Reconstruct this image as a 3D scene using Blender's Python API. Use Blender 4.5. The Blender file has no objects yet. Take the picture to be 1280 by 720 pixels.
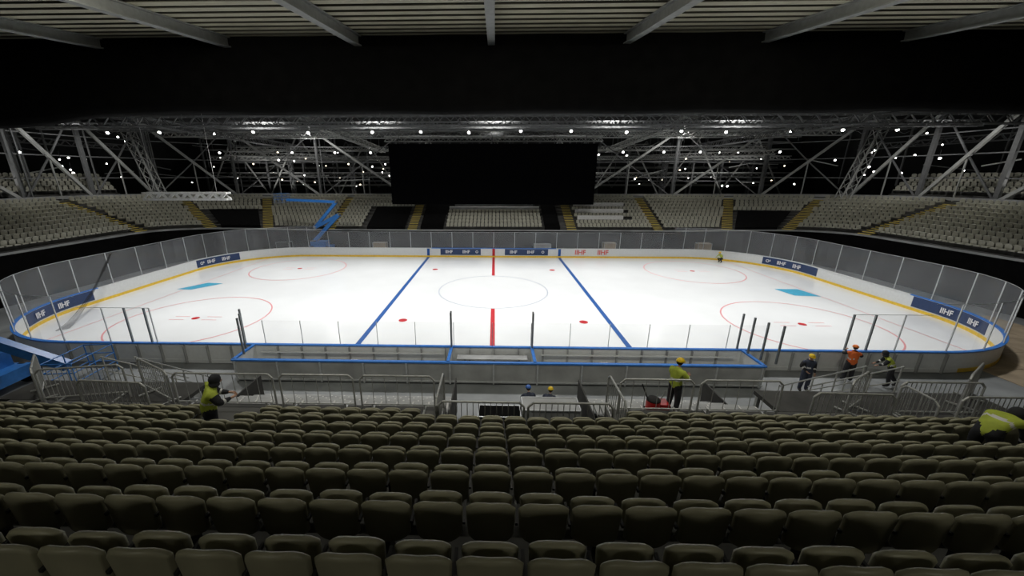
import bpy, bmesh, math, random
import numpy as np
from mathutils import Vector, Matrix
random.seed(7)
sc=bpy.context.scene
try:
    sc.view_settings.view_transform='Standard'
except Exception: pass
COL=bpy.context.collection
R_=math.radians

# ------------------------------------------------------------------ materials
def mat(name,col,rough=.6,metal=0.,var=.12,scale=6.,emit=0.,bump=0.,spec=.5,coat=0.):
    m=bpy.data.materials.new(name);m.use_nodes=True
    nt=m.node_tree;b=nt.nodes['Principled BSDF']
    b.inputs['Roughness'].default_value=rough;b.inputs['Metallic'].default_value=metal
    b.inputs['Specular IOR Level'].default_value=spec
    b.inputs['Coat Weight'].default_value=coat
    tc=nt.nodes.new('ShaderNodeTexCoord');n=nt.nodes.new('ShaderNodeTexNoise')
    n.inputs['Scale'].default_value=scale;n.inputs['Detail'].default_value=4
    nt.links.new(tc.outputs['Object'],n.inputs['Vector'])
    r=nt.nodes.new('ShaderNodeValToRGB')
    lo=[max(0,c*(1-var)) for c in col];hi=[min(1,c*(1+var)) for c in col]
    r.color_ramp.elements[0].color=(*lo,1);r.color_ramp.elements[1].color=(*hi,1)
    r.color_ramp.elements[0].position=.3;r.color_ramp.elements[1].position=.7
    nt.links.new(n.outputs['Fac'],r.inputs['Fac']);nt.links.new(r.outputs['Color'],b.inputs['Base Color'])
    if emit>0:
        b.inputs['Emission Color'].default_value=(*col,1);b.inputs['Emission Strength'].default_value=emit
    if bump>0:
        bp=nt.nodes.new('ShaderNodeBump');bp.inputs['Strength'].default_value=bump
        nt.links.new(n.outputs['Fac'],bp.inputs['Height']);nt.links.new(bp.outputs['Normal'],b.inputs['Normal'])
    return m
def glassmat(name,haze,gl=.05,col=(.9,.95,1)):
    m=bpy.data.materials.new(name);m.use_nodes=True;nt=m.node_tree
    for n in list(nt.nodes): nt.nodes.remove(n)
    o=nt.nodes.new('ShaderNodeOutputMaterial');t=nt.nodes.new('ShaderNodeBsdfTransparent')
    d=nt.nodes.new('ShaderNodeBsdfDiffuse');d.inputs[0].default_value=(*col,1)
    g=nt.nodes.new('ShaderNodeBsdfGlossy');g.inputs['Roughness'].default_value=.08
    a=nt.nodes.new('ShaderNodeMixShader');b=nt.nodes.new('ShaderNodeMixShader')
    tc=nt.nodes.new('ShaderNodeTexCoord');no=nt.nodes.new('ShaderNodeTexNoise');no.inputs['Scale'].default_value=.8
    mr=nt.nodes.new('ShaderNodeMapRange');mr.inputs['To Min'].default_value=haze*.6;mr.inputs['To Max'].default_value=haze*1.4
    nt.links.new(tc.outputs['Object'],no.inputs['Vector']);nt.links.new(no.outputs['Fac'],mr.inputs['Value'])
    nt.links.new(mr.outputs['Result'],a.inputs[0])
    nt.links.new(t.outputs[0],a.inputs[1]);nt.links.new(d.outputs[0],a.inputs[2])
    b.inputs[0].default_value=gl
    nt.links.new(a.outputs[0],b.inputs[1]);nt.links.new(g.outputs[0],b.inputs[2]);nt.links.new(b.outputs[0],o.inputs[0])
    return m
ICE=mat('ice',(.84,.87,.88),.20,0,.03,.35,spec=.45)
WHITEB=mat('board_white',(.72,.74,.74),.4,0,.04)
YEL=mat('kickplate_yellow',(.84,.56,.05),.45)
BLUE=mat('cap_blue',(.03,.19,.62),.4)
LBLUE=mat('line_blue',(.02,.10,.34),.4,spec=.3)
LRED=mat('line_red',(.50,.025,.035),.4,spec=.3)
LPINK=mat('circle_red',(.72,.30,.32),.4,spec=.3)
LPALE=mat('circle_pale',(.48,.52,.60),.4,spec=.3)
CREASE=mat('crease_blue',(.07,.40,.60),.4,spec=.3)
NAVY=mat('ad_navy',(.02,.045,.13),.4)
TXTW=mat('ad_text_white',(.8,.8,.83),.5)
TXTR=mat('ad_text_red',(.7,.10,.08),.5)
GLASS=glassmat('rink_glass',.095,.03)
GLASSN=glassmat('bench_glass',.04,.03)
ALU=mat('aluminium',(.55,.57,.58),.35,.4)
POSTD=mat('post_grey',(.20,.22,.23),.4,.5)
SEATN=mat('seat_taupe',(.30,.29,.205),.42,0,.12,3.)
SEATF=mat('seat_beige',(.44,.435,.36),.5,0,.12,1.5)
STEELD=mat('bracket_dark',(.03,.03,.032),.5,.3)
CONC=mat('concrete_dark',(.045,.045,.042),.8,0,.3,2.,bump=.1)
CONCF=mat('concrete_tier',(.085,.085,.08),.8,0,.25,1.)
FLOORM=mat('floor_concrete',(.22,.235,.24),.5,0,.3,.5,bump=.05)
PLY=mat('floor_plywood',(.36,.29,.20),.7,0,.2,1.)
BLACK=mat('black_fabric',(.004,.004,.004),.9,0,.3,2.,spec=.06)
BLACKW=mat('black_wall',(.045,.047,.046),.85,0,.3,.4,spec=.2)
ROOFD=mat('roof_dark',(.03,.031,.031),.85,0,.3,.4,spec=.1)
SCREEN=mat('screen_black',(.0015,.0015,.002),.7,0,.2,spec=.03)
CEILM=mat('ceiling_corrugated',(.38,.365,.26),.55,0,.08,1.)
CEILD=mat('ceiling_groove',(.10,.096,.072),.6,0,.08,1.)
BEAM=mat('beam_grey',(.27,.28,.27),.5,.1)
TRUSS=mat('truss_grey',(.42,.43,.41),.5,.1)
TRUSSD=mat('truss_dark',(.17,.175,.175),.5,.3)
GALV=mat('galvanised',(.45,.46,.45),.4,.4)
YSTEP=mat('step_yellow',(.66,.52,.10),.6)
LAMP=mat('lamp_glow',(1,.98,.94),.5,emit=10.)
LAMPW=mat('lamp_warm',(1,.86,.62),.5,emit=4.)
WHITEP=mat('paint_white',(.62,.62,.60),.5)
WHITEL=mat('lattice_white',(.88,.88,.87),.5)
GREYS=mat('sheet_grey',(.34,.35,.35),.6,0,.2,1.)
LIFTB=mat('lift_blue',(.03,.17,.50),.35)
RUB=mat('rubber',(.012,.012,.012),.8)
REDM=mat('machine_red',(.50,.02,.02),.4)
SKIN=mat('skin',(.45,.27,.19),.55)
HVY=mat('hivis_yellow',(.42,.50,.055),.7,0,.15,8,bump=.1)
HVO=mat('hivis_orange',(.80,.16,.03),.7,0,.1,8)
REFL=mat('reflective_tape',(.65,.65,.65),.35)
CLO=mat('cloth_black',(.022,.023,.028),.85,0,.3,8,bump=.1)
CLON=mat('cloth_navy',(.04,.05,.08),.85,0,.3,8,bump=.1)
HELY=mat('helmet_yellow',(.80,.55,.02),.3)
HELO=mat('helmet_orange',(.80,.20,.03),.3)
HELB=mat('helmet_blue',(.05,.15,.5),.3)
EYE=mat('eye_dark',(.02,.015,.01),.3)
NET=glassmat('net_mesh',.38,.0,(.03,.03,.03))

# ------------------------------------------------------------------ mesh kit
class M:
    def __init__(s,name,mats,smooth=False):
        s.n=name;s.m=mats;s.V=[];s.F=[];s.I=[];s.S=[];s.sm=smooth
    def add(s,V,F,m=0,sm=None):
        o=len(s.V);s.V.extend([tuple(v) for v in V])
        for i,f in enumerate(F):
            s.F.append(tuple(o+k for k in f))
            s.I.append(m if isinstance(m,int) else m[i]);s.S.append(s.sm if sm is None else sm)
    def box(s,c,d,m=0,rz=0.):
        x,y,z=d[0]/2,d[1]/2,d[2]/2;ca,sa=math.cos(rz),math.sin(rz)
        V=[]
        for dz in(-z,z):
            for dx,dy in((-x,-y),(x,-y),(x,y),(-x,y)):
                V.append((c[0]+dx*ca-dy*sa,c[1]+dx*sa+dy*ca,c[2]+dz))
        s.add(V,[(0,3,2,1),(4,5,6,7),(0,1,5,4),(1,2,6,5),(2,3,7,6),(3,0,4,7)],m,False)
    def _fr(s,p0,p1):
        d=Vector(p1)-Vector(p0);d.normalize()
        up=Vector((0,0,1)) if abs(d.z)<.95 else Vector((0,1,0))
        a=d.cross(up).normalized();b=a.cross(d).normalized();return a,b
    def bar(s,p0,p1,w,h,m=0):
        a,b=s._fr(p0,p1);V=[]
        for p in(p0,p1):
            p=Vector(p)
            for i,j in((-1,-1),(1,-1),(1,1),(-1,1)): V.append(p+a*(i*w/2)+b*(j*h/2))
        s.add(V,[(0,3,2,1),(4,5,6,7),(0,1,5,4),(1,2,6,5),(2,3,7,6),(3,0,4,7)],m,False)
    def tube(s,p0,p1,r,m=0,n=8,r1=None,cap=True):
        a,b=s._fr(p0,p1);V=[];r1=r if r1 is None else r1
        for p,q in((p0,r),(p1,r1)):
            p=Vector(p)
            for k in range(n):
                t=2*math.pi*k/n;V.append(p+a*(q*math.cos(t))+b*(q*math.sin(t)))
        F=[(k,(k+1)%n,n+(k+1)%n,n+k) for k in range(n)]
        s.add(V,F,m,True)
        if cap:
            s.add(V,[tuple(range(n))[::-1],tuple(range(n,2*n))],m,False)
    def sphere(s,c,r,m=0,seg=12,ring=8,zmin=-1.,sc=(1,1,1),Rm=None):
        V=[];F=[]
        a0=math.asin(max(-1,zmin))
        for i in range(ring+1):
            t=a0+(math.pi/2-a0)*i/ring
            for k in range(seg):
                p=2*math.pi*k/seg
                v=Vector((math.cos(t)*math.cos(p)*r*sc[0],math.cos(t)*math.sin(p)*r*sc[1],math.sin(t)*r*sc[2]))
                if Rm: v=Rm@v
                V.append(v+Vector(c))
        for i in range(ring):
            for k in range(seg):
                F.append((i*seg+k,i*seg+(k+1)%seg,(i+1)*seg+(k+1)%seg,(i+1)*seg+k))
        if zmin>-1: F.append(tuple(range(seg))[::-1])
        s.add(V,F,m,True)
    def build(s,parent=None,loc=None,rz=0):
        me=bpy.data.meshes.new(s.n);me.from_pydata(s.V,[],s.F)
        for k in s.m: me.materials.append(k)
        me.polygons.foreach_set('material_index',s.I);me.polygons.foreach_set('use_smooth',s.S)
        me.validate();me.update()
        o=bpy.data.objects.new(s.n,me);COL.objects.link(o)
        if loc is not None:o.location=loc
        o.rotation_euler[2]=rz
        if parent:o.parent=parent
        return o
def empty(name,loc=(0,0,0)):
    e=bpy.data.objects.new(name,None);COL.objects.link(e);e.location=loc;e.empty_display_size=.2;return e

# ------------------------------------------------------------------ camera
CAMY=-29.913
cam=bpy.data.cameras.new('camera');co=bpy.data.objects.new('camera',cam);COL.objects.link(co)
cam.sensor_width=36;cam.sensor_fit='HORIZONTAL';cam.lens=36*467.9/1280
cam.shift_x=(640-605.4)/1280;cam.clip_end=300;cam.clip_start=.05
co.location=(.064,CAMY,9.158);co.rotation_euler=(R_(90-16.722),0,R_(1.532))
sc.camera=co

# ------------------------------------------------------------------ rink
L,HW,RC=29.7,13.,8.
def arc(cx,cy,r,a0,a1,st=3.):
    n=max(1,int(round(abs(a1-a0)/st)));out=[]
    for k in range(n+1):
        a=R_(a0+(a1-a0)*k/n);out.append(((cx+r*math.cos(a),cy+r*math.sin(a)),(math.cos(a),math.sin(a))))
    return out
def rinkpath():
    P=[]
    P+=arc(L-RC,-HW+RC,RC,-90,0);P+=arc(L-RC,HW-RC,RC,0,90)
    P+=arc(-L+RC,HW-RC,RC,90,180);P+=arc(-L+RC,-HW+RC,RC,180,270)
    out=[]
    for i in range(len(P)):
        p,q=P[i],P[(i+1)%len(P)]
        d=math.dist(p[0],q[0])
        if d<1e-6: continue
        n=max(1,int(d/1.2))
        for k in range(n):
            t=k/n;out.append(((p[0][0]*(1-t)+q[0][0]*t,p[0][1]*(1-t)+q[0][1]*t),p[1]))
    return out
RP=rinkpath()
def strip(m,P,o0,o1,z0,z1,mi,closed=False,test=None):
    V=[];F=[]
    for (p,n) in P:
        for o,z in((o0,z0),(o1,z0),(o1,z1),(o0,z1)): V.append((p[0]+n[0]*o,p[1]+n[1]*o,z))
    N=len(P)
    for i in range(N if closed else N-1):
        j=(i+1)%N
        if test and not test(P[i][0],P[j][0]): continue
        for k in range(4): F.append((4*i+k,4*j+k,4*j+(k+1)%4,4*i+(k+1)%4))
    if not closed:
        F.append((3,2,1,0));e=4*(N-1);F.append((e,e+1,e+2,e+3))
    m.add(V,F,mi,False)

ice=M('ice_sheet',[ICE,LBLUE,LRED,LPINK,LPALE,CREASE])
ice.add([(p[0],p[1],.0) for p,n in RP],[tuple(range(len(RP)))],0)
def flat(x0,x1,y0,y1,m,z=.008): ice.add([(x0,y0,z),(x1,y0,z),(x1,y1,z),(x0,y1,z)],[(0,1,2,3)],m)
for s in(-1,1):
    flat(s*7.62-.15,s*7.62+.15,-13,13,1)
    flat(s*25.9-.03,s*25.9+.03,-11.6,11.6,3)
flat(-.14,.14,4.7,13,2);flat(-.14,.14,-13,-4.6,2)
def ring(cx,cy,r,w,m,n=64,z=.008):
    V=[];F=[]
    for k in range(n):
        t=2*math.pi*k/n
        for q in(r-w/2,r+w/2): V.append((cx+q*math.cos(t),cy+q*math.sin(t),z))
    for k in range(n):
        j=(k+1)%n;F.append((2*k,2*k+1,2*j+1,2*j))
    ice.add(V,F,m)
def disc(cx,cy,r,m,n=24,z=.010,a0=0,a1=360,sx=1):
    V=[];
    for k in range(n+1 if a1-a0<360 else n):
        t=R_(a0+(a1-a0)*k/n);V.append((cx+sx*r*math.cos(t),cy+r*math.sin(t),z))
    f=tuple(range(len(V)));ice.add(V,[f if sx>0 else f[::-1]],m)
ring(0,0,4.5,.09,4)
for sx in(-1,1):
    for sy in(-1,1):
        ring(sx*19.9,sy*7,4.5,.09,3);disc(sx*19.9,sy*7,.24,2);disc(sx*5.93,sy*7,.28,2)
        for q in(-1,1): flat(sx*19.9-.5+q*1.1,sx*19.9+.5+q*1.1,sy*7+.25,sy*7+.31,3);flat(sx*19.9-.5+q*1.1,sx*19.9+.5+q*1.1,sy*7-.31,sy*7-.25,3)
ice.add([(-26.6,-.5,.011),(-25.3,-.6,.011),(-23.9,1.3,.011),(-25.4,1.5,.011)],[(0,1,2,3)],5)
ice.add([(24.0,-.9,.011),(25.9,-1.1,.011),(25.6,.9,.011),(23.7,.9,.011)],[(0,1,2,3)],5)
ice.build()

rink=empty('rink_boards')
b=M('board_panels',[WHITEB,YEL,BLUE,NAVY,LBLUE,LRED,GREYS])
strip(b,RP,0,.1,.2,1.03,0,True)
strip(b,RP,-.02,.12,0,.2,1,True,lambda p,q:(p[1]+q[1])/2>-12.95 )
strip(b,RP,-.02,.12,0,.2,0,True,lambda p,q:not (p[1]+q[1])/2>-12.95 )
capt=lambda p,q:(p[1]+q[1])/2<-4 or ((p[1]+q[1])/2>12.9 and abs((p[0]+q[0])/2)<7.8)
strip(b,RP,-.03,.14,1.03,1.09,2,True,capt)
strip(b,RP,-.03,.14,1.03,1.08,0,True,lambda p,q:not capt(p,q))
def panel(P,m,z0=.28,z1=1.0,o=-.025): strip(b,P,o,0.02,z0,z1,m)
def st(x0,y0,x1,y1,n): return [((x0,y0),n),((x1,y1),n)]
panel(arc(-L+RC,HW-RC,RC,142,174),3)
panel([((-L,-4.2),(-1,0))]+arc(-L+RC,-HW+RC,RC,180,213),3)
panel([((L,4.2),(1,0))]+arc(L-RC,HW-RC,RC,0,34),3)
panel([((L,-4.0),(1,0))]+arc(L-RC,-HW+RC,RC,0,-31),3)
panel(st(-6.2,HW,-1.5,HW,(0,1)),3);panel(st(1.3,HW,6.3,HW,(0,1)),3)
for s in(-1,1): panel(st(s*7.62-.15,HW,s*7.62+.15,HW,(0,1)),4,.2,1.02)
panel(st(-.15,HW,.15,HW,(0,1)),5,.2,1.02)
x=-21.5
while x<22:
    b.box((x,-13.16,.5),(.06,.12,1.0),6);x+=1.2
b.build(rink)
def text(s,p,n,size,m,parent,zr=0.,depth=.004):
    cu=bpy.data.curves.new('lettering','FONT');cu.body=s;cu.size=size;cu.align_x='CENTER';cu.align_y='CENTER';cu.extrude=depth;cu.offset=.012
    o=bpy.data.objects.new('lettering',cu);COL.objects.link(o)
    dg=bpy.context.evaluated_depsgraph_get();me=bpy.data.meshes.new_from_object(o.evaluated_get(dg))
    bpy.data.objects.remove(o)
    me.materials.clear();me.materials.append(m)
    ob=bpy.data.objects.new('lettering',me);COL.objects.link(ob)
    ob.rotation_euler=(R_(90),0,math.atan2(n[1],n[0])-math.pi/2)
    ob.location=(p[0]-n[0]*.035,p[1]-n[1]*.035,p[2]);ob.parent=parent
def rimtext(cx,cy,a,s,size,m,z=.64): 
    c,q=math.cos(R_(a)),math.sin(R_(a));text(s,(cx+(RC-.06)*c,cy+(RC-.06)*q,z),(c,q),size,m,rink)
for a in(152,163): rimtext(-L+RC,HW-RC,a,'IIHF',.5,TXTW)
rimtext(-L+RC,HW-RC,170,'O\u00b2',.4,TXTW)
for a in(10,21): rimtext(L-RC,HW-RC,a,'IIHF',.5,TXTW)
rimtext(L-RC,HW-RC,30,'O\u00b2',.4,TXTW)
for a in(190,204): rimtext(-L+RC,-HW+RC,a,'IIHF',.5,TXTW)
for a in(-9,-23): rimtext(L-RC,-HW+RC,a,'IIHF',.5,TXTW)
for xx in(-5.2,-3.2,2.3,4.3): text('IIHF',(xx,HW,.64),(0,1),.5,TXTW,rink)
for xx in(-1.95,5.7): text('O',(xx,HW,.64),(0,1),.4,TXTW,rink)
for xx in(10.,12.6): text('IIHF',(xx,HW,.62),(0,1),.75,TXTR,rink)

# protective glass
g=M('glass_panels',[GLASS,ALU,POSTD,GLASSN])
cum=0
N=len(RP)
for i in range(N):
    p,q=RP[i],RP[(i+1)%N];
    mid=((p[0][0]+q[0][0])/2,(p[0][1]+q[0][1])/2)
    near=mid[1]<-12.9
    h=2.4 if abs(mid[0])>20 else 1.85
    if near and abs(mid[0])<16.5: h=0
    if h>0:
        o=.05
        A=(p[0][0]+p[1][0]*o,p[0][1]+p[1][1]*o);B=(q[0][0]+q[1][0]*o,q[0][1]+q[1][1]*o)
        g.add([(*A,1.08),(*B,1.08),(*B,1.08+h),(*A,1.08+h)],[(0,1,2,3)],3 if near else 0)
        cum+=math.dist(A,B)
        if cum>1.7:
            cum=0;g.bar((*B,1.05),(*B,1.08+h),.035,.05,1)
        g.bar((*A,1.08+h),(*B,1.08+h),.012,.02,1)
x=-11.4
while x<11.9:
    g.bar((x,-12.95,1.08),(x,-12.95,2.3),.025,.04,1)
    g.add([(x,-12.95,1.08),(x+1.9,-12.95,1.08),(x+1.9,-12.95,2.3),(x,-12.95,2.3)],[(0,1,2,3)],3)
    x+=1.9
for x,y in((-18.2,-13),(-17.2,-13),(-12.4,-13.),(-12.,-13.6),(-11.7,-14.2),(-2,-13.),(1.95,-13),(-2,-13.2),(1.95,-13.2),(11.9,-13),(12.1,-13.5),(12.3,-14.1),(12.7,-14.5),(17.,-13.),(18,-13.)):
    g.bar((x,y,1.08),(x,y,2.9),.07,.07,2)
g.build(rink)

# player benches
bn=M('player_bench',[GREYS,BLUE,WHITEB,POSTD,ALU,GLASSN])
YB=-14.7
bn.box((0.1,YB,.52),(24,.08,1.0),0);bn.box((.1,YB,1.06),(24.1,.16,.07),1)
for x in(-11.9,-2,1.95,12.1):
    bn.box((x,(YB-13)/2-.05,.52),(.08,1.6,1.0),2);bn.box((x,(YB-13)/2-.05,1.06),(.14,1.6,.07),1)
for x0,x1 in((-11.5,-2.4),(2.4,11.7)):
    bn.box(((x0+x1)/2,-14.2,.52),(x1-x0,.4,.06),2)
    for k in range(6):
        bn.box((x0+.3+(x1-x0-.6)*k/5,-14.2,.25),(.06,.35,.5),3)
    bn.box(((x0+x1)/2,-13.25,.75),(x1-x0,.12,.04),2)
bn.box((0,-13.5,.72),(3.4,.5,.05),0);bn.box((-1.3,-13.5,.37),(.05,.5,.74),3);bn.box((1.3,-13.5,.37),(.05,.5,.74),3)
for k in range(13):
    bn.box((-11.8+k*1.98,YB-.08,.52),(.07,.08,1.0),4)
bn.box((.1,YB-.07,.12),(24,.06,.06),4)
bn.box((.1,-13.9,.02),(23.8,1.5,.04),0)
bn.build()
for x,y in((-6.5,-14.15),(5.2,-14.15)):
    q=M('drink_bottle_crate',[REDM,WHITEP]);q.box((x,y,.64),(.4,.25,.16),0)
    for k in range(3): q.tube((x-.12+.12*k,y,.7),(x-.12+.12*k,y,.86),.035,1)
    q.build()

# ------------------------------------------------------------------ room shell
fl=M('floor',[FLOORM,PLY]);fl.add([(-60,-45,-.03),(60,-45,-.03),(60,50,-.03),(-60,50,-.03)],[(0,1,2,3)],0)
fl.build()
pf=M('plywood_floor_sheet',[PLY])
for i in range(4):
    for j in range(6): pf.box((25.3+i*2.45,-15.5+j*1.9,-.02),(2.42,1.87,.02),0)
pf.build()
for nm,c,d in(('wall_far',(0,46,8),(114,.4,17)),('wall_left',(-57,2,8),(.4,88,17)),('wall_right',(57,2,8),(.4,88,17)),('wall_near',(0,-42,8),(114,.4,17))):
    w=M(nm,[BLACKW]);w.box(c,d,0);w.build()
def zc(y): return 12.23+.1216*(y-CAMY)
ce=M('ceiling',[CEILM,CEILD,ROOFD])
y=-42.
prof=[]
while y<-12.:
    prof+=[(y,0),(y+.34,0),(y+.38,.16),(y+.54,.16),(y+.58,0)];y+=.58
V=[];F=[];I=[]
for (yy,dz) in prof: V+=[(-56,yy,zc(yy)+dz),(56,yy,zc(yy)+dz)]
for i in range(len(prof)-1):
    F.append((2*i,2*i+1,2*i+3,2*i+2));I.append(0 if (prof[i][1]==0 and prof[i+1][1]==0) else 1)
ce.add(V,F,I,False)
ce.add([(-56,-12,zc(-12)),(56,-12,zc(-12)),(56,1,zc(1)),(-56,1,zc(1))],[(0,1,2,3)],2)
ce.add([(-56,1,zc(1)),(56,1,zc(1)),(56,47,16.6),(-56,47,16.6)],[(0,1,2,3)],2)
ce.build()
bm=M('roof_beams',[BEAM])
for i in range(-9,10):
    X=5*i-.1
    def pt(y,dz): return (X,y,zc(y)+dz)
    for dz,w,h in((-.02,.26,.04),(-.17,.04,.30),(-.34,.26,.04)):
        bm.bar(pt(-41.5,dz),pt(-13.4,dz),w,h,0)
bm.build()
dr=M('black_drape',[BLACK])
prof=[(-13.2,14.6),(-13.9,14.2),(-14.0,13.0),(-14.05,12.2),(-14.0,11.8),(-13.85,11.6),(-13.6,11.52),(-13.35,11.6),(-13.2,11.8),(-13.1,12.4),(-13.1,14.3)]
V=[];F=[];xs=[-48+1.*k for k in range(97)];n=len(prof)
for x in xs:
    dip=-.5/(1+math.exp((x+17.5)*1.6))-.32/(1+math.exp(-(x-22)*.8))+.03*math.sin(x*.9)
    for (yy,zz) in prof:
        V.append((x,yy+.04*math.sin(x*1.7+zz),zz+dip*(1 if zz<12.9 else 0)))
for i in range(len(xs)-1):
    for k in range(n): F.append((i*n+k,(i+1)*n+k,(i+1)*n+(k+1)%n,i*n+(k+1)%n))
dr.add(V,F,0,True);dr.build()

# ------------------------------------------------------------------ seat templates
def shell(w,h,t,z0,y0,lean,curve,nu=10,nv=6,round_=.2,rb=.12):
    V=[];F=[]
    us=[math.sin(math.pi/2*(-1+2*i/nu)) for i in range(nu+1)]
    vs=[.5-.5*math.cos(math.pi*j/nv) for j in range(nv+1)]
    def P(u,v,side,scl):
        uu=u*scl;vv=.5+(v-.5)*scl
        zz=z0+h*(vv*(1-round_*abs(u)**4) + (1-vv)*rb*abs(u)**4)
        return (uu*w/2*(.93+.07*vv),y0+side*t/2-lean*(vv)*h+curve*(uu*uu),zz)
    for side,scl in((-1,.94),(1,.94)):
        for v in vs:
            for u in us: V.append(P(u,v,side,scl))
    n=nu+1;o=(nu+1)*(nv+1)
    for j in range(nv):
        for i in range(nu):
            a=j*n+i;F.append((a,a+1,a+n+1,a+n));F.append((o+a,o+a+n,o+a+n+1,o+a+1))
    loop=[i for i in range(n)]+[j*n+nu for j in range(1,nv+1)]+[nv*n+i for i in range(nu-1,-1,-1)]+[j*n for j in range(nv-1,0,-1)]
    base=len(V)
    for k in loop:
        j,i=divmod(k,n);V.append(P(us[i],vs[j],0,1.))
    m=len(loop)
    for k in range(m):
        q=(k+1)%m
        F.append((loop[q],loop[k],base+k,base+q));F.append((base+q,base+k,o+loop[k],o+loop[q]))
    return np.array(V),F
A,FA=shell(.475,.50,.05,.36,.06,.04,.05,round_=.19)
B,FB=shell(.43,.40,.055,.37,.25,.05,.02,8,5,.16,.2)
def seatrows(name,rows,skip,matl,mbr):
    o=M(name,[matl,mbr])
    for k in rows:
        Y=CAMY+2.7+.84*k;Z=5.39-.42*k
        i=-32
        while i<=34:
            X=.5*i+.05
            i+=1
            if skip(X,k): continue
            o.add(A+np.array([X,Y,Z]),FA,0,True);o.add(B+np.array([X,Y+random.uniform(-.01,.02),Z+random.uniform(-.015,.015)]),FB,0,True)
            o.box((X,Y+.12,Z+.22),(.05,.14,.42),1);o.box((X,Y+.16,Z+.40),(.36,.05,.05),1)
            o.bar((X+.245,Y+.06,Z+.60),(X+.245,Y+.30,Z+.62),.025,.03,1)
    return o.build()
xlim=lambda k:(-14.2,14.6)
def skp(X,k):
    if X<xlim(k)[0] or X>xlim(k)[1]: return True
    if k>=6 and -1.6<X<3.5: return True
    if k==6 and -7.2<X<-5.9: return True
    if k==5 and -6.8<X<-5.9: return True
    if k==4 and 8.9<X<10.7: return True
    return False
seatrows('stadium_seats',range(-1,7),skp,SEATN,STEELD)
ter=M('seating_terrace',[CONC])
for k in range(-6,7):
    Y=CAMY+2.7+.84*k;Z=5.39-.42*k
    y0,y1=Y-.42,Y+.42
    if k==6: y1=Y+.3
    if k==6:
        ter.box((-7.95,(y0+y1)/2,Z/2),(13.1,y1-y0,Z),0);ter.box((9.15,(y0+y1)/2,Z/2),(11.7,y1-y0,Z),0)
    else: ter.box((.3,(y0+y1)/2,Z/2),(29.4,y1-y0,Z),0)
ter.box((.3,-37,7.91/2),(29.4,4.4,7.8),0)
ter.build()
dk=M('tribune_deck',[CONC,GREYS,WHITEP,CONCF])
DY0=CAMY+2.7+.84*6+.3;
for x0,x1 in((-14.5,-1.3),(3.3,15)):
    dk.box(((x0+x1)/2,(DY0+-20.45)/2,2.6),(x1-x0,-20.45-DY0,.16),3)
    dk.box(((x0+x1)/2,-20.5,1.3),(x1-x0,.1,2.6),0)
for x0,x1 in((-9.2,-1.4),(3.4,8.2)):
    for j in range(5):
        z=2.3-.42*j;yy=-20.0+.72*j
        dk.box(((x0+x1)/2,yy,z-.05),(x1-x0,.74,.1),1);dk.box(((x0+x1)/2,yy-.33,z-.2),(x1-x0,.04,.4),0)
        xx=x0+.25
        while xx<x1:
            dk.box((xx,yy,z+.012),(.05,.62,.02),2);xx+=.5
    for xx in(x0,x1): dk.box((xx,-18.6,.8),(.05,3.4,1.5),0)
dk.build()

# ------------------------------------------------------------------ far bowl
CX,CY,BR=22.5,5.5,13.
def bowl(off,step=1.0):
    out=[]
    y=-24.
    while y<CY: out.append(((-CX-BR-off,y),(-1,0),('L',y)));y+=step
    n=max(2,int((BR+off)*math.pi/2/step))
    for k in range(n):
        a=180-90*k/n;c,s=math.cos(R_(a)),math.sin(R_(a));out.append(((-CX+(BR+off)*c,CY+(BR+off)*s),(c,s),('A',a)))
    n2=max(2,int(2*CX/step))
    for k in range(n2):
        x=-CX+2*CX*k/n2;out.append(((x,CY+BR+off),(0,1),('F',x)))
    for k in range(n):
        a=90-90*k/n;c,s=math.cos(R_(a)),math.sin(R_(a));out.append(((CX+(BR+off)*c,CY+(BR+off)*s),(c,s),('A',a)))
    y=CY
    while y>-24.: out.append(((CX+BR+off,y),(1,0),('L',y)));y-=step
    return out
def za(n): return 1.3*abs(n[0])**2
def rz_(j,n): a=za(n);return 2.45+a+(.36-.08*a/1.3)*j
NR=10;DP=.85
aisF=[-10.6,10.0,-21.3,21.0];aisA=[62,36,6,118,144,174];aisL=[-9.]
def inaisle(tag,off):
    k,v=tag
    if k=='F': return any(abs(v-q)<.65 for q in aisF)
    if k=='A': return any(abs(v-q)*math.pi/180*(BR+off)<.65 for q in aisA)
    return any(abs(v-q)<.65 for q in aisL)
def blackzone(tag,j):
    k,v=tag
    if k=='F':
        if -17.5<v<-11.3 and j<6: return True
        if -10<v<-6.3: return True
        if 6.3<v<9.4: return True
        if abs(v)<=6.3 and j>4: return True
    if k=='A':
        if (38<v<60 or 120<v<142) and j<5: return True
    return False
tb=M('grandstand_terrace',[CONCF,BLACK,GREYS])
pts=bowl(0)
def ofs(p,o): return (p[0][0]+p[1][0]*o,p[0][1]+p[1][1]*o)
def treadstrip(j):
    V=[];F=[]
    for p in pts:
        z=rz_(j,p[1]);zp=rz_(j-1,p[1]) if j>0 else -.03
        a=ofs(p,j*DP);c=ofs(p,(j+1)*DP)
        V+=[(*a,zp),(*a,z),(*c,z)]
    for i in range(len(pts)-1):
        F+=[(3*i,3*i+3,3*i+4,3*i+1),(3*i+1,3*i+4,3*i+5,3*i+2)]
    mi=[]
    for i in range(len(pts)-1): mi+=[1 if j==0 else 0,0]
    tb.add(V,F,mi,False)
for j in range(NR): treadstrip(j)
V=[];F=[]
for p in pts:
    z=rz_(NR-1,p[1])+.05;a=ofs(p,NR*DP);c=ofs(p,NR*DP+8);V+=[(*a,z),(*c,z)]
for i in range(len(pts)-1):F.append((2*i,2*i+2,2*i+3,2*i+1))
tb.add(V,F,0,False)
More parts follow.
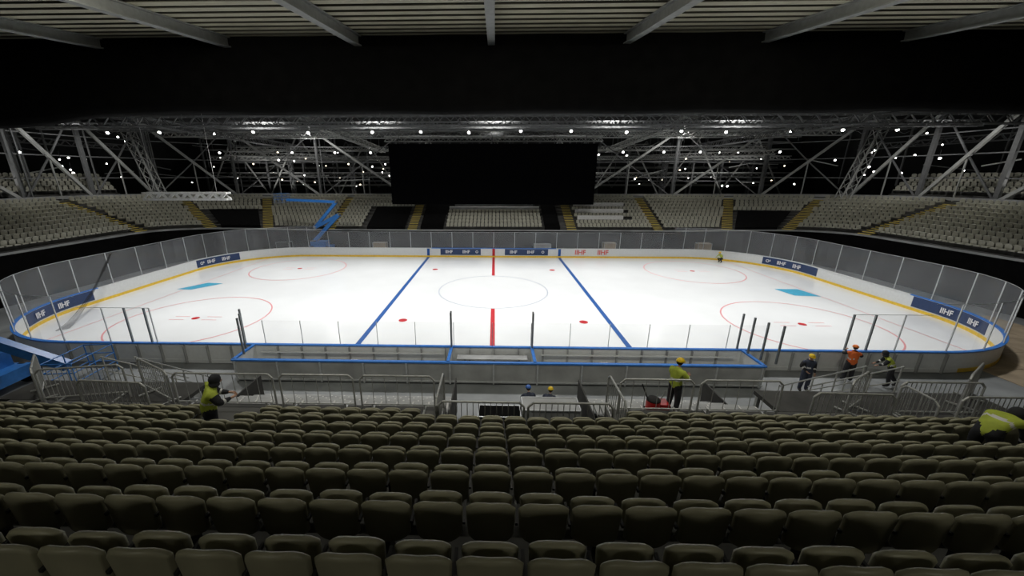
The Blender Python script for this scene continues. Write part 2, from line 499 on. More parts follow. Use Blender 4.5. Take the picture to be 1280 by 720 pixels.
def ringstrip(mo,o0,o1,za0,za1,mi,j=NR-1):
    V=[];F=[]
    for p in pts:
        zb=rz_(j,p[1])
        for o,z in((o0,zb+za0),(o1,zb+za0),(o1,zb+za1),(o0,zb+za1)): V.append((*ofs(p,o),z))
    for i in range(len(pts)-1):
        for k in range(4): F.append((4*i+k,4*i+4+k,4*i+4+(k+1)%4,4*i+(k+1)%4))
    mo.add(V,F,mi,False)
ringstrip(tb,NR*DP+.1,NR*DP+.2,.6,.9,2)
ringstrip(tb,-.05,0,-.15,.02,2,0)
for j in range(NR):
    for i in range(len(pts)-1):
        p,q=pts[i],pts[i+1]
        if blackzone(p[2],j) and blackzone(q[2],j) and not(p[2][0]=='F' and abs(p[2][1])<6.4):
            a=ofs(p,j*DP);c=ofs(q,j*DP);a2=ofs(p,(j+1)*DP);c2=ofs(q,(j+1)*DP)
            z=rz_(j,p[1])+.35;z2=rz_(j+1,p[1])+.35
            tb.add([(*a,z),(*c,z),(*c2,z2),(*a2,z2)],[(0,1,2,3)],1,False)
            if j==0: tb.add([(*a,0),(*c,0),(*c,z),(*a,z)],[(0,1,2,3)],1,False)
tb.build()
A2,FA2=shell(.43,.46,.05,.38,0,.15,.03,4,3,.25,.1)
B2,FB2=shell(.40,.10,.38,.38,-.20,0,.0,2,2,.1,.0)
fs=M('grandstand_seats',[SEATF])
def seatat(p,z):
    (x,y),(nx,ny)=p[0],p[1];c,s=ny,-nx
    for T,FT in((A2,FA2),(B2,FB2)):
        lx,ly=T[:,0],T[:,1]
        fs.add(np.stack([x+lx*c-ly*s,y+lx*s+ly*c,z+T[:,2]],1),FT,0,False)
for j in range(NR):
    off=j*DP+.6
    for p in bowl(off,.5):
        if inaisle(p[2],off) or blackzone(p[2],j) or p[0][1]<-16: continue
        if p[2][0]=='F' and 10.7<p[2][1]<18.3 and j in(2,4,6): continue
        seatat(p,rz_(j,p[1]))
ut=M('upper_tier_terrace',[CONCF,GREYS])
for j in range(4):
    off=NR*DP+2.6+j*.85
    pp=[p for p in bowl(off,.5) if (p[2][0]=='L' or (p[2][0]=='A' and (p[2][1]>158 or p[2][1]<22))) and p[0][1]>-14]
    for p in pp:
        z=rz_(NR-1,p[1])+1.0+.45*j
        seatat(p,z)
        ut.box((p[0][0],p[0][1],z-.25),(.9,.9,.5),0,math.atan2(p[1][1],p[1][0]))
ut.build()
fs.build()
ai=M('aisle_stairs',[CONCF,YSTEP])
def aisleat(base,n):
    t=(-n[1],n[0])
    ang=math.atan2(t[1],t[0])
    for j in range(NR):
        for h in range(2):
            o=(j+h*.5)*DP+DP*.25;z=rz_(j,n)+h*(rz_(j+1,n)-rz_(j,n))/2
            z0=z-.02
            c=(base[0]+n[0]*o,base[1]+n[1]*o)
            ai.box((c[0],c[1],z0+.03),(1.15,DP/2,.1),0,ang)
            f=(c[0]-n[0]*DP*.16,c[1]-n[1]*DP*.16)
            ai.box((f[0],f[1],z0+.09),(1.15,.16,.06),1,ang)
for v in aisF: aisleat((v,CY+BR),(0,1))
for a in aisA:
    c,s=math.cos(R_(a)),math.sin(R_(a));cx=CX if a<90 else -CX
    aisleat((cx+BR*c,CY+BR*s),(c,s))
for v in aisL: aisleat((-CX-BR,v),(-1,0));aisleat((CX+BR,v),(1,0))
ai.build()
mt=M('media_desks',[WHITEP,GREYS,POSTD])
for j,wd in((5,12.4),(6,11),(7,12.4)):
    z=rz_(j,(0,1));y=CY+BR+j*DP+.4
    mt.box((0,y,z+.75),(wd,.5,.06),0);mt.box((0,y-.22,z+.55),(wd,.04,.45),1)
    for k in range(8): mt.box((-wd/2+.4+k*(wd-.8)/7,y,z+.37),(.06,.4,.72),2)
for j,x0,x1 in((2,11,17),(4,11,17.5),(6,11,18)):
    z=rz_(j,(0,1));y=CY+BR+j*DP+.4
    mt.box(((x0+x1)/2,y,z+.9),(x1-x0,.5,.05),0);mt.box(((x0+x1)/2,y-.22,z+.65),(x1-x0,.04,.45),0)
    for k in range(4): mt.box((x0+.3+k*(x1-x0-.6)/3,y,z+.45),(.06,.4,.9),2)
mt.build()

# ------------------------------------------------------------------ big screen
s=M('video_screen',[SCREEN,STEELD,TRUSSD])
s.box((-.25,20.2,9.25),(26.2,.5,7.4),0)
for k in range(7): s.tube((-12+k*3.9,20.2,12.9),(-12+k*3.9,20.2,15.9),.04,2)
s.build()

# ------------------------------------------------------------------ trusses
def lattice(o,p0,p1,w,m,seg=None,r=.03):
    p0,p1=Vector(p0),Vector(p1);a,bb=o._fr(p0,p1);Ln=(p1-p0).length;seg=seg or max(2,int(Ln/w))
    cs=[(a*i+bb*j)*(w/2) for i,j in((-1,-1),(1,-1),(1,1),(-1,1))]
    for c in cs: o.bar(p0+c,p1+c,r*2,r*2,m)
    for k in range(seg):
        t0,t1=k/seg,(k+1)/seg
        for q in range(4):
            c0,c1=cs[q],cs[(q+1)%4]
            if k%2:c0,c1=c1,c0
            o.bar(p0.lerp(p1,t0)+c0,p0.lerp(p1,t1)+c1,r*1.3,r*1.3,m)
tr=M('roof_truss',[TRUSS,TRUSSD])
def rp(kind,v,off):
    if kind=='L': return (-CX-BR-off,v),(-1,0)
    if kind=='A': c,s_=math.cos(R_(v)),math.sin(R_(v));return (-CX+(BR+off)*c,CY+(BR+off)*s_),(c,s_)
    return (v,CY+BR+off),(0,1)
seq=[('L',-14),('L',-4),('A',180-0.),('A',165),('A',150),('A',127),('F',-26.5+4),('F',-13.)]
for sgn in(-1,1):
    prev=None
    for i,(k,v) in enumerate(seq):
        (x,y),n=rp(k,v,9.2)
        if k=='F' and v<-20: x=-26.0;y=CY+BR+8.9
        x=x if sgn<0 else -x
        zb=rz_(NR-1,n)+.3;zt=15.4
        tr.bar((x,y,zb-.3),(x,y,zt),.28,.38,1)
        tr.bar((x+.5,y+.3,zb-.3),(x+.5,y+.3,zt),.10,.10,1)
        if prev:
            px,py,pzb=prev
            tr.bar((px,py,zt-.2),(x,y,zb+.2),.28,.28,0)
            tr.bar((px,py,zt),(x,y,zt),.4,.4,1)
            tr.bar((px,py,pzb),(x,y,zb),.3,.4,0)
            mx,my=(px+x)/2,(py+y)/2
            tr.bar((mx,my,(zt+zb)/2),(px,py,pzb+.2),.13,.13,1)
            tr.bar((mx,my,(zt+zb)/2),(x,y,zt),.13,.13,1)
            tr.bar((mx,my,(zt+zb)/2),(mx,my,zb),.10,.10,0)
            for zz in(8.9,11.1,13.1): tr.bar((px,py,zz),(x,y,zz),.08,.1,1)
        prev=(x,y,zb)
tr.bar((-13,CY+BR+9.2,15.4),(13,CY+BR+9.2,15.4),.4,.4,1);tr.bar((-13,CY+BR+9.2,6),(13,CY+BR+9.2,6),.3,.5,0)
for k in range(-9,9):
    x=k*5.4;y=35.5+1.5*math.sin(k)
    tr.bar((x,y,5.5),(x,y,15.9),.25,.25,1)
    tr.bar((x,y,6 if k%2 else 15),(x+5.4,y,15 if k%2 else 6),.18,.18,0)
    tr.bar((x+2.7,42,5.5),(x+2.7,42,15.9),.3,.3,1)
    tr.bar((x,42,15 if k%2 else 7),(x+5.4,42,7 if k%2 else 15),.15,.15,1)
for z in(8.3,9.6,11.2,13.2): tr.bar((-48,35,z),(48,35,z),.12,.14,0 if z in(9.6,13.2) else 1)
for z in(7.5,10.5,12.4): tr.bar((-50,41,z),(50,41,z),.2,.3,0)
tr.build()
lt=M('lighting_truss',[TRUSSD,TRUSS])
for (p0,p1,w,m) in [((-44,2,13.3),(44,2,13.3),.7,0),((-44,8,13.7),(44,8,13.7),.5,0),((-44,14,14.3),(44,14,14.3),.8,0),((-42,19,14.0),(-15,19,14.0),.5,1),((15,19,14.0),(42,19,14.0),.5,1),((-40,24,14.4),(40,24,14.4),.8,1),((-40,30,13.),(40,30,13.),.6,1),
   ((-30,2,13.6),(-30,32,13.2),.6,0),((30,2,13.6),(30,32,13.2),.6,0),((-18,12,14),(-18,34,13.),.6,1),((18,12,14),(18,34,13.),.6,1),
   ((-40.5,16,6.5),(-43,16,15),.9,1),((40.5,16,6.5),(43,16,15),.9,1),((-14,20.9,13.6),(13.6,20.9,13.6),.6,1),
   ((-46,33,11.8),(-15,33,11.8),.5,1),((15,33,11.8),(46,33,11.8),.5,1),((-47,38,9.2),(-14,38,9.2),.5,1),((14,38,9.2),(47,38,9.2),.5,1),
   ((-36,22,12),(-24,34,12),.5,1),((36,22,12),(24,34,12),.5,1),((-23,33,6),(-23,33,14),.5,0),((27,33,6),(27,33,14),.5,0),((-33,33,6),(-33,33,14),.5,0),
   ((-50,-6,12.8),(-50,26,12.8),.6,0),((50,-6,12.8),(50,26,12.8),.6,0)]:
    lattice(lt,p0,p1,w,m,r=.045)
for x in(-40,-25,-9,9,25,40):
    for y in(2,14,24): lt.tube((x,y,13.5),(x,y,15.8),.03,0,6)
rc=random.Random(11)
for k in range(150):
    x=rc.uniform(-49,47);y=rc.uniform(31,43);z=rc.uniform(7.2,14.5);l=rc.uniform(1.5,7)
    t=rc.random()
    if t<.35: lt.tube((x,y,z),(x,y,15.8),.04,0,5)
    elif t<.75: lt.bar((x,y,z),(x+l,y,z+rc.uniform(-.3,.3)),.12,.12,rc.choice((0,1)))
    else: lt.bar((x,y,z),(x+l*.6,y,z+rc.uniform(-3,3)*.5),.12,.12,1)
for k in range(50):
    sgn=rc.choice((-1,1));x=sgn*rc.uniform(46,54);y=rc.uniform(-8,28);z=rc.uniform(8.8,14)
    if k%2: lt.bar((x,y,z),(x,y+rc.uniform(2,7),z+rc.uniform(-1,1)),.11,.11,rc.choice((0,1)))
    else: lt.bar((x,y,8),(x,y,15),.14,.14,0)
for k in range(40):
    x=-44+k*2.2;y=13.4;pz=13.85
    prevp=None
    for q in range(7):
        t=q/6;pp=(x+2.2*t,y,pz-.5*math.sin(math.pi*t)*rc.uniform(.6,1.))
        if prevp: lt.tube(prevp,pp,.025,0,4,cap=False)
        prevp=pp
lt.build()
hg=M('hanging_lattice_truss',[WHITEL])
lattice(hg,(-34.5,7.3,7.2),(-26.3,7.6,7.2),.6,0,r=.10)
for x in(-33.5,-27.3): hg.tube((x,7.4,7.3),(x,7.4,15.8),.012,0,5)
hg.build()
lp=M('arena_spotlights',[STEELD,LAMP,LAMPW])
def lampat(x,y,z,r=.2,m=1):
    d=Vector((-x*.25,CAMY*.4-y*.6,-14)).normalized()*1.
    p=Vector((x,y,z))
    lp.tube(p-d*.35,p,r*.6,0,10,r*1.05);lp.tube(p,p+d*.03,r*.95,m,10)
    lp.tube(p-d*.3,p-d*.3+Vector((0,0,.6)),.02,0,5)
rd=random.Random(3)
for k in range(16): lampat(-43+k*5.7+rd.uniform(-1,1),14.3,13.75+rd.uniform(-.1,.1),.16)
for k in range(16): lampat(-42+k*5.6+rd.uniform(-1,1),30,12.5,.16)
for k in range(95): lampat(rd.uniform(-49,49),rd.uniform(31,43),rd.uniform(7.4,12.9),rd.uniform(.07,.16),1 if rd.random()<.7 else 2)
for k in range(18):
    for sgn in(-1,1): lampat(sgn*rd.uniform(43,52),rd.uniform(-2,24),rd.uniform(8.8,13.6),rd.uniform(.07,.14))
lp.build()
dc=M('ventilation_ducts',[TRUSSD])
for z,y in((14.9,27),(12.2,39)):
    dc.tube((-46,y,z),(46,y,z),.4,0,12)
dc.build()

# ------------------------------------------------------------------ barriers
def barrier(p0,p1,z,h=1.1,name='crowd_barrier',sp=.13,feet=True,mt_=None):
    o=M(name,[mt_ or GALV]);p0=Vector((*p0,z));p1=Vector((*p1,z));U=Vector((0,0,1));d=(p1-p0).normalized();n=d.cross(U)
    c=.12
    o.tube(p0+U*.0,p0+U*(h-c),.028);o.tube(p1+U*.0,p1+U*(h-c),.028)
    o.tube(p0+U*(h-c),p0+U*h+d*c,.028);o.tube(p1+U*(h-c),p1+U*h-d*c,.028)
    o.tube(p0+U*h+d*c,p1+U*h-d*c,.028);o.tube(p0+U*.18,p1+U*.18,.022)
    Ln=(p1-p0).length;k=1
    while k*sp<Ln-.05:
        q=p0+d*k*sp;o.tube(q+U*.18,q+U*(h-(c if (k*sp<c or k*sp>Ln-c) else 0)),.010,0,5,cap=False);k+=1
    if feet:
        for q in(p0+d*.3,p1-d*.3): o.bar(q-n*.3+U*.02,q+n*.3+U*.02,.05,.04);o.bar(q+U*.02,q+U*.2,.04,.04)
    return o.build()
YR=-20.65;DZ=2.68
for x0,x1 in((-9.1,-6.2),(-6.0,-3.9),(-3.7,-1.6),(3.6,5.6),(5.8,8.)):
    barrier((x0,YR),(x1,YR),DZ,sp=.35)
for a,c in(((-1.25,-22.2),(.8,-22.2)),((.9,-22.2),(2.9,-22.2)),((-1.3,-22.2),(-1.3,-20.8)),((3.2,-22.2),(3.2,-20.8))):
    barrier(a,c,2.87,1.15,'safety_gate',.14,False)
vf=M('vomitory_floor',[CONC,BLACK]);vf.box((1.,-21.9,2.82),(4.6,1.0,.1),0);vf.box((1.,-21.4,1.4),(4.6,.06,2.8),1);vf.build()
for a,c in(((-9.3,-20.6),(-10.9,-19.8)),((-11.0,-20.2),(-13.2,-20.6)),((-9.4,-21.2),(-11.4,-21.1)),((-13.3,-20.6),(-14.4,-19.6)),
           ((8.4,-21.2),(10.4,-21.25)),((9.9,-20.6),(10.9,-20.0)),((11.2,-20.6),(13.4,-20.6)),((11.1,-20.7),(11.1,-21.6)),((12.,-21.3),(14.,-21.3)),((13.5,-20.2),(14.8,-19.4))):
    barrier(a,c,DZ,1.1)
ex=M('side_platform',[CONC,GALV])
for x0,x1 in((-15,-9.3),(8.3,15)):
    ex.box(((x0+x1)/2,-19.85,2.6),(x1-x0,1.1,.12),0)
    for xx in(x0+.1,(x0+x1)/2,x1-.1):
        ex.box((xx,-19.4,1.27),(.1,.1,2.5),1)
ex.build()
def stairs(x,y,name='access_stairs',sx=1):
    o=M(name,[GALV,YSTEP])
    n=11
    for k in range(n):
        z=2.6-.22*(k+1);o.box((x,y+.26*k,z),(1.1,.26,.04),0);o.box((x,y+.26*k+.11,z+.025),(1.1,.04,.02),1)
    for dx in(-.57,.57):
        o.bar((x+dx,y-.1,2.5),(x+dx,y+.26*n,.0),.05,.2,0)
        o.tube((x+dx,y-.1,3.5),(x+dx,y+.26*n,1.0),.026,0);o.tube((x+dx,y-.1,3.0),(x+dx,y+.26*n,.55),.018,0)
        for k in range(0,n+1,3): o.tube((x+dx,y+.26*k-.05,2.45-.22*k),(x+dx,y+.26*k-.05,3.5-.22*k),.022,0)
    return o.build()
stairs(-12.2,-19.1);stairs(12.2,-19.1)

def case(x,y,w,d,h,m=GREYS,name='flight_case',rz=0):
    o=M(name,[m,ALU,RUB]);o.box((0,0,h/2+.08),(w,d,h),0)
    for a in(-1,1):
        for c in(-1,1):
            o.box((a*w/2,c*d/2,h/2+.08),(.05,.05,h+.02),1);o.tube((a*(w/2-.1),c*(d/2-.1)-.02,.02),(a*(w/2-.1),c*(d/2-.1)+.02,.02),.05,2)
        o.box((0,a*d/2,h+.08),(w,.04,.04),1);o.box((a*w/2,0,h+.08),(.04,d,.04),1)
    return o.build(loc=(x,y,0),rz=rz)
case(-14.2,-16.6,1.8,1.,.5);case(15.4,-16.6,1.6,.8,.4,GREYS,rz=.3)
case(.3,-18.2,1.5,.7,.9,BLACK);case(2.1,-18.3,2.0,.8,1.3,GREYS)
case(-26,15.5,1.6,.8,1.2,BLACK);case(25.5,15.9,1.6,.8,1.2,PLY,'storage_crate');case(14,15.5,1.4,.8,1.3,PLY,'storage_crate')
case(-14,15.5,1.6,.8,1.2,PLY,'storage_crate');case(6,16,2.,.8,1.,GREYS)

# ------------------------------------------------------------------ boom lifts
def lift(name,loc,rz,segs,basket,scale=1.):
    o=M(name,[LIFTB,RUB,GALV,POSTD])
    o.box((0,0,.55),(2.6,1.5,.45),0);o.box((-.2,0,1.05),(1.9,1.3,.6),0);o.box((-.9,.0,1.3),(.6,1.2,.3),3)
    for a in(-1,1):
        for c in(-1,1):
            o.tube((a*.95,c*.95,.4),(a*.95,c*.65,.4),.4,1,18);o.tube((a*.95,c*.97,.4),(a*.95,c*.9,.4),.2,2,12)
    w=.36
    for i in range(len(segs)-1):
        o.bar(segs[i],segs[i+1],w-.04*i,w+.06-.04*i,0)
        q=Vector(segs[i]);o.tube(q+Vector((0,-.25,0)),q+Vector((0,.25,0)),.14,3,12)
    if len(segs)>2:
        o.tube(Vector(segs[0])+Vector((.3,0,-.1)),Vector(segs[0]).lerp(Vector(segs[1]),.55)+Vector((0,0,-.15)),.06,2)
        o.tube(Vector(segs[1]).lerp(Vector(segs[0]),.3)+Vector((0,0,.25)),Vector(segs[1]).lerp(Vector(segs[2]),.35),.05,2)
    bx,by,bz=basket
    o.box((bx,by,bz),(1.,1.6,.06),3)
    for z in(.4,.75,1.1):
        for a in(-1,1):
            o.tube((bx+a*.5,by-.8,bz+z),(bx+a*.5,by+.8,bz+z),.02,0,6);o.tube((bx-.5,by+a*.8,bz+z),(bx+.5,by+a*.8,bz+z),.02,0,6)
    for a in(-1,1):
        for c in(-1,0,1): o.tube((bx+a*.5,by+c*.8,bz),(bx+a*.5,by+c*.8,bz+1.1),.02,0,6)
    ob=o.build(loc=loc,rz=rz);ob.scale=(scale,)*3
    return ob
lift('boom_lift',(-21.5,16.0,0),0,[(-.9,0,1.3),(2.6,0,4.6),(-.6,0,3.0),(2.4,0,6.1),(-3.6,0,6.35)],(-4.2,0,6.0))
lift('boom_lift',(-22.6,-16.0,0),.10,[(-2.2,0,1.35),(-2.4,0,2.2),(1.0,0,2.05),(3.2,.1,.9)],(3.75,0,.3),1.2)

rv=M('wet_vacuum',[REDM,RUB,GALV])
rv.tube((0,0,.12),(0,0,.42),.2,0,16);rv.sphere((0,0,.42),.2,1,16,5,0.,(1,1,.6));rv.box((.3,.05,.2),(.3,.35,.28),0)
for a in(-1,1):
    for c in(-1,1): rv.tube((a*.17,c*.15,.05),(a*.17,c*.17,.05),.05,1,10)
rv.tube((-.15,0,.4),(-.35,.1,.9),.02,1,8);rv.tube((.2,0,.4),(.3,0,.75),.015,2,6)
rv.build(loc=(4.85,-20.05,2.32))
nt=M('safety_netting',[NET,STEELD]);
top=Vector((-29.2,-2.6,3.4));bot=Vector((-26.6,-9.2,.02));V=[];F=[];nn=22;ww=9
for i in range(nn+1):
    t=i/nn;c=top.lerp(bot,t);c.z=3.4*(1-t)**1.5+.02;wd=.06+.3*t*t
    for k in range(ww+1):
        u=k/ww-.5;V.append((c.x+u*wd*1.2+.04*math.sin(k*2.2+t*5),c.y+.08*math.sin(k*1.9+t*3)+u*wd,c.z+.03*math.sin(k*2.+i)*(1-t)))
for i in range(nn):
    for k in range(ww): a=i*(ww+1)+k;F.append((a,a+1,a+ww+2,a+ww+1))
nt.add(V,F,0,True);nt.build()

# ------------------------------------------------------------------ people
def skinmesh(verts,edges,radii,root=0,sub=2):
    me=bpy.data.meshes.new('t');me.from_pydata([tuple(v) for v in verts],edges,[]);ob=bpy.data.objects.new('t',me);COL.objects.link(ob)
    md=ob.modifiers.new('s','SKIN');md.use_smooth_shade=True;md.branch_smoothing=.6
    for i,r in enumerate(radii):
        sv=me.skin_vertices[0].data[i];sv.radius=(r,r) if not isinstance(r,tuple) else r;sv.use_root=(i==root)
    sb=ob.modifiers.new('b','SUBSURF');sb.levels=sub;sb.render_levels=sub
    dg=bpy.context.evaluated_depsgraph_get();m2=bpy.data.meshes.new_from_object(ob.evaluated_get(dg))
    V=[v.co.copy() for v in m2.vertices];F=[tuple(p.vertices) for p in m2.polygons]
    bpy.data.objects.remove(ob);bpy.data.meshes.remove(me);bpy.data.meshes.remove(m2)
    return V,F
def segd(p,a,b):
    ab=b-a;t=max(0,min(1,(p-a).dot(ab)/max(1e-9,ab.length_squared)));return (p-(a+ab*t)).length,t
def human(name,loc,rz,J={},top=CLO,sleeve=CLO,pants=CLO,helmet=None,hood=None,vest=True,sub=2,scale=1.,lookdown=0.,bulk=1.12):
    D=dict(pel=(0,0,.96),wai=(0,0,1.12),che=(0,0,1.32),nb=(0,0,1.47),nk=(0,.02,1.56),
      shL=(-.19,0,1.43),elL=(-.25,-.03,1.16),wrL=(-.24,.08,.93),shR=(.19,0,1.43),elR=(.25,-.03,1.16),wrR=(.24,.08,.93),
      hpL=(-.10,0,.88),knL=(-.12,.03,.50),anL=(-.13,-.02,.09),toL=(-.15,.16,.045),hpR=(.10,0,.88),knR=(.12,.03,.50),anR=(.13,-.02,.09),toR=(.15,.16,.045))
    D.update(J);D={k:Vector(v) for k,v in D.items()}
    names=['pel','wai','che','nb','nk','shL','elL','wrL','shR','elR','wrR','hpL','knL','anL','toL','hpR','knR','anR','toR']
    rad=dict(pel=.15,wai=.145,che=.165,nb=.095,nk=.06,shL=.09,elL=.062,wrL=.042,shR=.09,elR=.062,wrR=.042,hpL=.115,knL=.078,anL=.062,toL=.048,hpR=.115,knR=.078,anR=.062,toR=.048)
    for k in rad:
        if k not in('nk','toL','toR','wrL','wrR'): rad[k]*=bulk
    E=[('pel','wai',0),('wai','che',0),('che','nb',0),('nb','nk',2),('che','shL',0),('shL','elL',1),('elL','wrL',1),('che','shR',0),('shR','elR',1),('elR','wrR',1),
       ('pel','hpL',3),('hpL','knL',3),('knL','anL',3),('anL','toL',4),('pel','hpR',3),('hpR','knR',3),('knR','anR',3),('anR','toR',4)]
    ix={n:i for i,n in enumerate(names)}
    V,F=skinmesh([D[n] for n in names],[(ix[a],ix[b_]) for a,b_,_ in E],[rad[n] for n in names],0,sub)
    mats=[top,sleeve,SKIN,pants,RUB,REFL,helmet or hood or CLO,EYE,CLO]
    o=M(name,mats,True);mi=[]
    for f in F:
        c=Vector((0,0,0))
        for k in f:c+=V[k]
        c/=len(f)
        best=None
        for a,b_,l in E:
            d,t=segd(c,D[a],D[b_]);d-=min(rad[a],rad[b_])*.5
            if best is None or d<best[0]:best=(d,l,a,b_,t)
        l=best[1]
        if l==0 and vest:
            a,t=best[2],best[4]
            if (a=='wai' and .05<t<.3): l=5
        if l==1 and vest and best[3][:2]=='wr' and .2<best[4]<.45 : l=5
        mi.append(l)
    o.add(V,F,mi,True)
    for S,sg in(('L',-1),('R',1)):
        w=D['wr'+S];e=D['el'+S];d=(w-e).normalized()
        side=d.cross(Vector((0,0,1)));side=side.normalized() if side.length>.1 else Vector((1,0,0))
        side=side*sg*-1;nrm=d.cross(side).normalized()
        hv=[w-d*.02,w+d*.05,w+d*.085];hr=[.028,.036,.034];he=[(0,1),(1,2)]
        for q,(off,ln) in enumerate(((-.030,.062),(-.010,.074),(.012,.070),(.032,.054))):
            b0=w+d*.095+side*off;i0=len(hv)
            hv+=[b0,b0+d*ln*.5+nrm*.012,b0+d*ln*.8+nrm*.04];hr+=[.011,.0095,.008];he+=[(2,i0),(i0,i0+1),(i0+1,i0+2)]
        i0=len(hv);hv+=[w+d*.045-side*.045,w+d*.085-side*.062+nrm*.02];hr+=[.013,.009];he+=[(1,i0),(i0,i0+1)]
        hV,hF=skinmesh(hv,he,hr,1,1);o.add(hV,hF,2,True)
    hd=(D['nk']-D['nb']).normalized();hd=(hd*.4+Vector((0,0,.6))).normalized() if lookdown==0 else (hd*.7+Vector((0,0,.3))).normalized()
    fw=Vector((0,1,0));fw=(fw-hd*fw.dot(hd)).normalized()
    if lookdown:
        Rq=Matrix.Rotation(-lookdown,3,Vector((1,0,0)));fw=(Rq@fw)
        hd=(Rq@hd)
    rt=fw.cross(hd).normalized();Rm=Matrix((rt,fw,hd)).transposed()
    hc=D['nk']+hd*.11+fw*.02
    seg,ringn=20,14;V=[];F=[]
    for i in range(ringn+1):
        t=-math.pi/2+math.pi*i/ringn
        for k in range(seg):
            p=2*math.pi*k/seg;x=math.cos(t)*math.cos(p);y=math.cos(t)*math.sin(p);z=math.sin(t)
            jaw=1-.28*max(0,-z)**1.2
            v=Vector((x*.078*jaw,y*.098*(jaw if y>0 else jaw*.9)+(.012 if z<0 else 0)*max(0,y),z*.118))
            if y>.85 and -.28<z<.1 and abs(x)<.25: v.y+=.018*(1-abs(x)/.25)
            V.append(hc+Rm@v)
    for i in range(ringn):
        for k in range(seg):F.append((i*seg+k,i*seg+(k+1)%seg,(i+1)*seg+(k+1)%seg,(i+1)*seg+k))
    o.add(V,F,2,True)
    for a in(-1,1):
        o.sphere(hc+Rm@Vector((a*.03,.088,.012)),.010,7,8,5);o.sphere(hc+Rm@Vector((a*.079,-.005,-.005)),.026,2,8,6,-1,(.35,.8,1.1),Rm)
    o.sphere(hc+Rm@Vector((0,.102,-.022)),.014,2,8,6);o.sphere(hc+Rm@Vector((0,.090,-.055)),.022,7,8,5,-1,(1,.3,.2),Rm)
    if helmet:
        o.sphere(hc+Rm@Vector((0,-.005,.03)),.122,6,18,8,0.,(.92,1.1,.95),Rm)
        o.sphere(hc+Rm@Vector((0,.02,.028)),.125,6,18,3,.0,(.95,1.25,.10),Rm)
        o.sphere(hc+Rm@Vector((0,-.02,.0)),.088,8,12,8,-.6,(1,1.1,1.),Rm)
    elif hood:
        o.sphere(hc+Rm@Vector((0,-.022,.015)),.115,6,16,10,-.95,(.95,1.05,1.12),Rm)
        o.sphere(hc+Rm@Vector((0,-.02,-.10)),.11,6,14,8,-.9,(1.1,1.,.7),Rm)
    ob=o.build(loc=loc,rz=rz);ob.scale=(scale,)*3
    return ob
fwdarms=dict(elL=(-.27,.10,1.20),wrL=(-.14,.32,1.20),elR=(.27,.10,1.20),wrR=(.14,.32,1.22))
human('construction_worker',(-6.65,-22.45,2.87),R_(-50),dict(fwdarms,che=(0,.08,1.30),nb=(0,.15,1.43),nk=(0,.20,1.51),wai=(0,.02,1.12),shL=(-.22,.12,1.40),shR=(.22,.12,1.40),elL=(-.31,.22,1.17),elR=(.31,.22,1.17),wrL=(-.17,.44,1.14),wrR=(.17,.44,1.16)),top=HVY,sleeve=CLO,pants=CLO,hood=CLO,sub=3,bulk=1.4,scale=1.05)
human('construction_worker',(5.45,-20.0,2.30),R_(-60),dict(fwdarms),top=HVY,sleeve=HVY,pants=CLO,helmet=HELY,sub=3,scale=1.0,bulk=1.12)
human('construction_worker',(13.8,-14.9,0),R_(170),dict(elR=(.3,.02,1.18),wrR=(.16,.2,1.05)),top=CLON,sleeve=CLO,pants=CLON,helmet=HELY,vest=True,bulk=1.2)
human('construction_worker',(16.5,-14.0,0),R_(-20),dict(elL=(-.36,.1,1.32),wrL=(-.2,.28,1.44),elR=(.34,.1,1.25),wrR=(.2,.3,1.30)),top=HVO,sleeve=CLO,pants=CLO,helmet=HELO,bulk=1.2)
human('construction_worker',(17.9,-14.4,0),R_(60),dict(pel=(0,-.05,.93),wai=(0,.02,1.07),che=(0,.14,1.24),nb=(0,.24,1.36),nk=(0,.3,1.43),shL=(-.19,.2,1.33),shR=(.19,.2,1.33),elL=(-.25,.32,1.1),wrL=(-.2,.5,1.0),elR=(.25,.3,1.08),wrR=(.2,.48,.95),
   knR=(.13,-.12,.5),anR=(.14,-.38,.1),toR=(.15,-.22,.05)),top=HVY,sleeve=CLO,pants=CLO,hood=CLO,bulk=1.15)
bend=dict(pel=(0,-.1,.88),wai=(0,.05,1.0),che=(0,.25,1.06),nb=(0,.42,1.02),nk=(0,.50,.98),shL=(-.19,.38,1.04),shR=(.19,.38,1.04),elL=(-.24,.42,.78),wrL=(-.2,.52,.56),elR=(.24,.42,.78),wrR=(.2,.52,.56),
  hpL=(-.1,-.1,.82),hpR=(.1,-.1,.82),knL=(-.12,.03,.46),knR=(.12,.03,.46))
human('construction_worker',(9.4,-23.7,3.71),R_(-75),bend,top=HVY,sleeve=CLO,pants=CLO,hood=CLO,sub=3,scale=1.05,bulk=1.1)
crouch=dict(pel=(0,-.15,.42),wai=(0,-.08,.58),che=(0,.05,.76),nb=(0,.13,.89),nk=(0,.18,.97),shL=(-.19,.1,.86),shR=(.19,.1,.86),elL=(-.26,.25,.66),wrL=(-.15,.45,.55),elR=(.26,.25,.66),wrR=(.15,.45,.55),
  hpL=(-.12,-.12,.38),hpR=(.12,-.12,.38),knL=(-.17,.25,.5),knR=(.17,.25,.5),anL=(-.15,-.05,.1),anR=(.15,-.05,.1),toL=(-.17,.12,.045),toR=(.17,.12,.045))
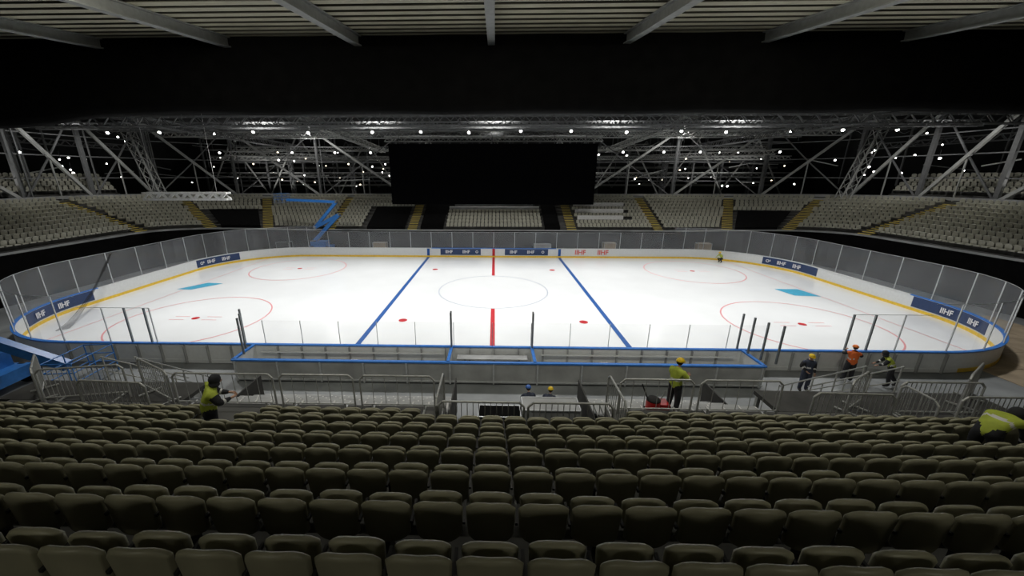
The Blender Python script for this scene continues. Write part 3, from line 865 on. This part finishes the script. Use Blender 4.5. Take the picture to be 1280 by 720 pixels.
human('construction_worker',(24.9,11.0,.01),R_(100),crouch,top=HVY,sleeve=HVY,pants=CLO,helmet=HELY)
human('construction_worker',(1.5,-17.0,0),R_(10),crouch,top=CLON,sleeve=CLON,pants=CLO,helmet=HELB)
human('construction_worker',(2.25,-17.1,0),R_(-20),crouch,top=CLON,sleeve=CLON,pants=CLO,helmet=HELY)

# ------------------------------------------------------------------ lights
def area(name,loc,sx,sy,p,rot=(0,0,0),spread=150,col=(1,.98,.96)):
    l=bpy.data.lights.new(name,'AREA');l.shape='RECTANGLE';l.size=sx;l.size_y=sy;l.energy=p;l.spread=R_(spread);l.color=col
    o=bpy.data.objects.new(name,l);COL.objects.link(o);o.location=loc;o.rotation_euler=rot
for x in(-22,-11,0,11,22):
    area('rink_floodlight',(x,-6.0,14.5),1.8,1.2,700,spread=125)
    area('rink_floodlight',(x,7.2,15.6),1.8,1.2,720,spread=125)
for x,y,p in((-40,8,430),(-25,24,430),(0,25,380),(25,24,430),(40,8,430)):
    area('stand_fill',(x,y,15.6),1.0,1.0,p,spread=140)  # added fill light to brighten the far seats
for x in(-9,0,9):
    area('near_stand_fill',(x,-21.9,12.9),1.5,.8,240,rot=(R_(38),0,0),spread=170,col=(1,.96,.84))  # unseen fill above the frame, added to brighten near seats and boards
for x in(-6,6):
    area('rear_fill',(x,-35,11.2),2.,.6,60,rot=(R_(50),0,0),spread=170,col=(1,.96,.80))  # fill added behind the camera to lift the seat backs
for x,y in((-36,30),(-12,33),(12,33),(36,30)):
    area('truss_fill',(x,y,6.6),1.5,1.5,420,rot=(R_(180),0,0),spread=170)  # added upward fill so the roof trusses show, not a real fixture
for s_ in(-1,1):
    area('truss_fill',(s_*46.5,4,8.0),1.2,1.2,130,rot=(R_(180),0,0),spread=170)  # same added fill for the side trusses
w=bpy.data.worlds.new('world');sc.world=w;w.use_nodes=True
w.node_tree.nodes['Background'].inputs[0].default_value=(.5,.55,.6,1);w.node_tree.nodes['Background'].inputs[1].default_value=.02
